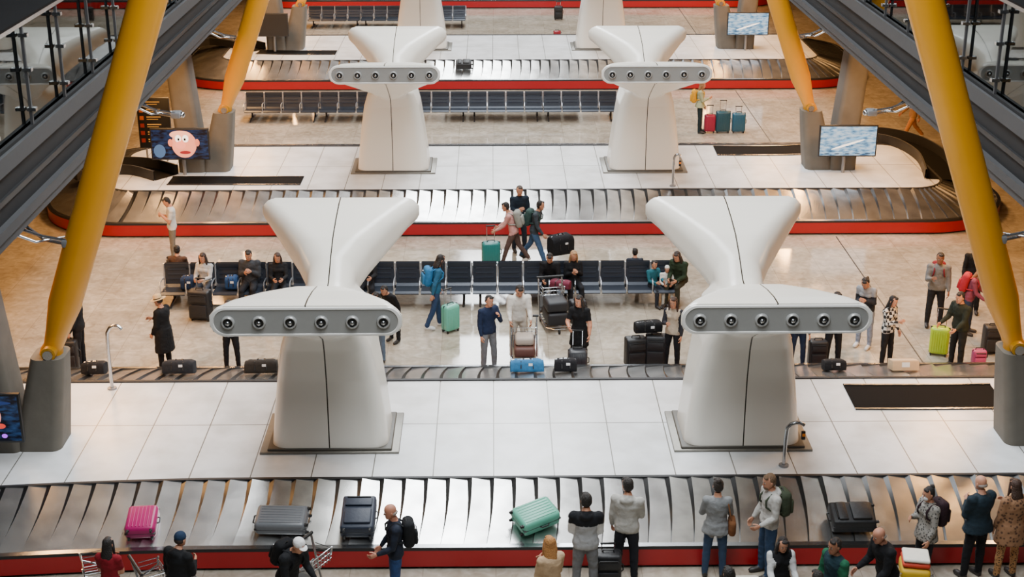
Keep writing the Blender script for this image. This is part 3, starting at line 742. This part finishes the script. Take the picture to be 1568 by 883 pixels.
# --- front row at the near carousel
person('man_in_hoodie',957,888,165,1.82,'#a7a59f','#1d1f26',hair='#1b1410',arms=HOLD1,hood=1,bulk=1.15,hy=30)
person('man_in_colour_block_jacket',895,914,178,1.82,'#9a9c9e','#6d6f72',hair='#17110d',bulk=1.2,hood=1,yoke='#15171b',arms=PHONE,sleevecol='#cfd0d0')
person('woman_in_grey_sweater',1092,884,175,1.76,'#7d7f80','#33455f',hair='#241a14',sex='f',style='bun',bulk=1.12,arms=FOLD,bag='#6b4428',coat=.06)
person('man_with_backpack',1172,880,-75,1.84,'#b7b5b0','#2f435e',hair='#6a5038',bulk=1.12,pack='#3c4434',arms=((5,8,60,5),(5,9,25,-4)),beard=True,hood=1)
p1=pattern('speckled_coat','#8d8a84','#3b3a38',26,'v'); p2=pattern('fur_coat','#8a6446','#4a3020',18,'v'); p3=pattern('checked_shirt','#d0cdc6','#1b1b1d',14,'check'); p4=pattern('leopard_leggings','#a87a4c','#2b1c12',30,'v')
person('woman_with_backpack',1410,888,-70,1.70,top_mat=p1,bot='#202228',hair='#15100e',sex='f',style='bun',pack='#2a1a20',arms=HOLD1,mask=True,bulk=1.12,coat=.08)
person('man_in_puffer_jacket',1487,884,-155,1.82,'#1c2a33','#16171b',hair='#8a8078',style='bald',bulk=1.28,arms=PHONE,skin='#c08a70',coat=.05)
person('woman_in_fur_coat',1538,884,-165,1.76,top_mat=p2,bot_mat=p4,hair='#3a2418',sex='f',style='bob',bulk=1.3,coat=.16,bag='#c8652a',arms=HOLD1)
person('man_with_backpack',608,925,-80,1.78,'#1d2330','#28406a',hair='#8a8078',style='bald',pack='#15171a',arms=((12,8,60,0),(8,8,30,0)),bulk=1.1,skin='#b87e66')
person('man_in_white_cap',445,962,50,1.76,'#17181b','#1b1c20',hair='#e2e2e2',style='cap',bulk=1.2,lean=22,arms=PUSH,pack='#121316',hp=18)
person('woman_in_beige_coat',842,975,-150,1.70,'#b39878','#3a3a40',hair='#a8743c',sex='f',style='long',bulk=1.15,coat=.15,arms=PHONE,hy=-25)
person('woman_in_striped_jacket',1187,962,5,1.62,'#17171a','#202024',hair='#1b1310',sex='f',style='long',sleevecol='#c4c4c4',arms=PUSH,bulk=1.1,hp=15)
person('man_in_tracksuit',1268,980,-60,1.76,'#1a3038','#1a1c22',hair='#1c1410',bulk=1.15,sleevecol='#1f5a40',hp=5,skin='#9a6a50')
person('man_in_black_jacket',1350,958,-70,1.78,'#131417','#17181c',hair='#6a5c50',style='bald',bulk=1.25,lean=15,arms=PUSH,skin='#b07a62')
person('woman_in_red_top',178,962,170,1.55,'#7a1420','#1d1d20',hair='#120d0b',sex='f',style='long',sleeve='short',arms=PHONE)
person('traveller_in_beanie',280,972,150,1.72,'#111215','#17181c',hair='#1d3048',style='beanie',bulk=1.25,hood=1,arms=HOLD1,lean=8)
person('woman_in_dark_coat',1108,1018,180,1.62,'#222226','#1d1d20',hair='#100c0a',sex='f',style='bob')
person('man_in_dark_coat',1241,1028,-170,1.66,'#23242a','#1d1d20',hair='#1a1410')
# --- behind the near carousel
person('woman_in_sun_hat',256,568,-110,1.74,'#121214','#121214',hair='#c2a67c',style='hat',sex='f',bulk=1.25,coat=.26,arms=((6,8,25,5),(18,8,85,40)),hp=15)
person('traveller_in_dark_coat',127,562,-90,1.76,'#17181b','#15161a',bulk=1.15,arms=HOLD1)
person('woman_in_white_shirt',357,567,10,1.62,'#9fb0c4','#17181c',sex='f',style='long',arms=PHONE)
person('woman_in_dark_jacket',580,553,-20,1.62,'#1b1b20','#5f7286',sex='f',style='long')
person('woman_with_blue_backpack',668,502,105,1.78,'#2a5a78','#2c3f5e',hair='#1a120e',sex='f',style='bob',shoe='#d8d8d8',pack='#2e6f9e',lean=6,legs=((10,6,4),(-10,14,4)),arms=PULL,hy=20,hp=20)
person('man_in_navy_jacket',748,566,35,1.72,'#1c2740','#6f7276',hair='#17110e',arms=FACE,bulk=1.12,shoe='#c8c8c8')
person('man_in_white_hoodie',794,548,5,1.80,'#d4cfc6','#b9b2a6',hair='#1a1411',hood=1,arms=PUSH,bulk=1.18,hp=28,lean=10)
person('woman_in_black_dress',886,566,-15,1.72,'#121214','#121214',hair='#15100d',sex='f',style='long',coat=.2,sleeve='short',skin='#c0866a',arms=((8,14,20,-4),(20,16,60,20)),hy=-20)
person('woman_with_suitcase',1028,566,-25,1.68,'#b9ab98','#17181c',hair='#3a2418',sex='f',style='long',arms=HOLD1,sleevecol='#2b2b30')
person('man_in_dark_jacket',795,384,15,1.80,'#14202c','#1d2530',hair='#4a4038',arms=HOLD1,bulk=1.1,hy=-10)
person('woman_in_pink_top',787,404,-100,1.70,'#c48f88','#54423c',hair='#17110e',sex='f',style='short',pack='#8c8c84',lean=16,legs=WALK,arms=((42,6,30,0),(40,6,30,0)),shoe='#c9c2b8')
person('walking_man_with_backpack',818,403,70,1.74,'#333a40','#3b5472',hair='#17110e',pack='#2f4440',legs=((-20,18,4),(26,6,4)),arms=SWING,hy=20,lean=10)
person('man_in_white_tshirt',268,398,-75,1.72,'#c9c6c0','#70685c',hair='#17110e',sleeve='short',arms=PHONE,hp=30)
def sit(name,u,**k):
    Y=BY-.30; person(name,pos=V((XW(u,Y,.6),Y,0)),seat=True,**k)
sit('seated_woman',316,hd=-15,h=1.66,top='#b3b2b0',bot='#3a3e46',hair='#2a1a12',sex='f',style='long',hp=12)
sit('seated_man',385,hd=-5,h=1.76,top='#35373b',bot='#1d1f24',hair='#14100d',bulk=1.25,hp=22,arms=PHONE)
sit('seated_woman',428,hd=5,h=1.66,top='#191a1d',bot='#1d1f24',hair='#3a2820',sex='f',style='long',hp=15)
sit('seated_woman',877,hd=8,h=1.68,top='#141518',bot='#1a1b1f',hair='#a8825a',sex='f',style='long',hp=15,arms=PHONE)
sit('seated_man',843,hd=-10,h=1.72,top='#131316',bot='#131316',hair='#15100d',hp=30,lean=12)
sit('seated_child',1000,hd=30,h=1.35,top='#1f5a66',bot='#22252c',hair='#15100d')
sit('seated_woman',1042,hd=-35,h=1.74,top='#23301f',bot='#2c2c22',hair='#2a1c14',sex='f',style='long',bulk=1.2,lean=14,hp=20)
sit('seated_child',1021,hd=0,h=1.2,top='#c9c4ba',bot='#a8a49a',hair='#d0cdc6',style='beanie')
sit('seated_man',562,hd=0,h=1.74,top='#17181b',bot='#191a1e',hair='#14100d',bulk=1.15,hp=20)
person('seated_boy',pos=V((XW(972,BY+.3,.6),BY+.3,0)),hd=180,h=1.45,top='#2b2f38',bot='#22252c',hair='#17110e',seat=True)
person('seated_boy',pos=V((XW(275,BY+.3,.6),BY+.3,0)),hd=180,h=1.6,top='#4a3428',bot='#22252c',hair='#17110e',seat=True)
duffel(V((XW(858,31.9,.6),31.9,.60)),.5,.25,.2,'#6a2a3c',-20,name='handbag'); duffel(V((XW(290,32.3,.6),32.3,.46)),.35,.3,.35,'#1b2c48',0,name='rucksack')
duffel(V((XW(356,32.3,.6),32.3,.46)),.3,.3,.35,'#22406a',0,name='rucksack')
person('woman_with_phone',1322,530,-35,1.76,'#2a2c32','#7a8496',hair='#1c1411',sex='f',style='pony',arms=PHONE,lean=16,hp=30,yoke='#8d9094',shoe='#c8c8c8')
person('woman_in_checked_shirt',1354,562,40,1.66,top_mat=p3,bot='#17181b',hair='#100c0a',sex='f',style='long',arms=HOLD1,hy=0,hp=15,bulk=1.1)
person('man_in_grey_jacket',1428,499,-15,1.80,'#6d6e6e','#1b1c20',hair='#14100d',bulk=1.2,arms=((5,9,18,-4),(20,8,95,20)),skin='#8a5c44',pack='#701c28')
person('woman_with_red_backpack',1478,510,60,1.66,'#7a3a4c','#26324a',hair='#8a5c38',sex='f',style='long',pack='#a02434',lean=12,arms=PUSH,hp=20)
person('man_in_green_jacket',1463,562,-60,1.76,'#23281f','#1c1e1e',hair='#1a1410',bulk=1.2,lean=6,arms=PUSH)
person('man_in_black_coat',1484,478,-10,1.75,'#121316','#15161a')
person('man_in_dark_jacket',1272,560,10,1.72,'#121316','#17181c',bulk=1.15,arms=PHONE)
person('woman_in_blue_jeans',1219,562,0,1.60,'#1a1c22','#202c44',sex='f',style='long')
person('man_in_black_tshirt',606,522,-40,1.5,'#131316','#17181c',hair='#14100d',lean=30)
person('woman_with_yellow_backpack',1070,203,80,1.78,'#9aa080','#1d2a2e',hair='#8a6038',sex='f',style='bob',pack='#c8921c',arms=HOLD1,coat=.03,bulk=1.12)
person('walking_man_in_tan_trousers',1394,216,-80,1.75,'#8c6a48','#a8764a',hair='#2a1a12',legs=((28,6,4),(-24,20,4)),arms=SWING,shoe='#d0c0a8')
# ------------------------------------------------------------------ lights
def area(name,loc,sx,sy,power,col,rot=(0,0,0)):
    l=bpy.data.lights.new(name,'AREA'); l.shape='RECTANGLE'; l.size=sx; l.size_y=sy; l.energy=power; l.color=col
    o=bpy.data.objects.new(name,l); bpy.context.collection.objects.link(o); o.location=loc; o.rotation_euler=rot
area('skylight_strip',(.8,48,18.9),5.8,84,24500,(.93,.97,1.0))
for sd in (-1,1):
    for Y in (26,32,38,44,50,56,62,70):
        area('warm_downlight',(.72+sd*10.3,Y,4.94),1.0,2.0,430,(1,.50,.17))
w=bpy.data.worlds.new('hall_ambient'); bpy.context.scene.world=w; w.use_nodes=True
w.node_tree.nodes['Background'].inputs[0].default_value=(.7,.78,.9,1); w.node_tree.nodes['Background'].inputs[1].default_value=.04
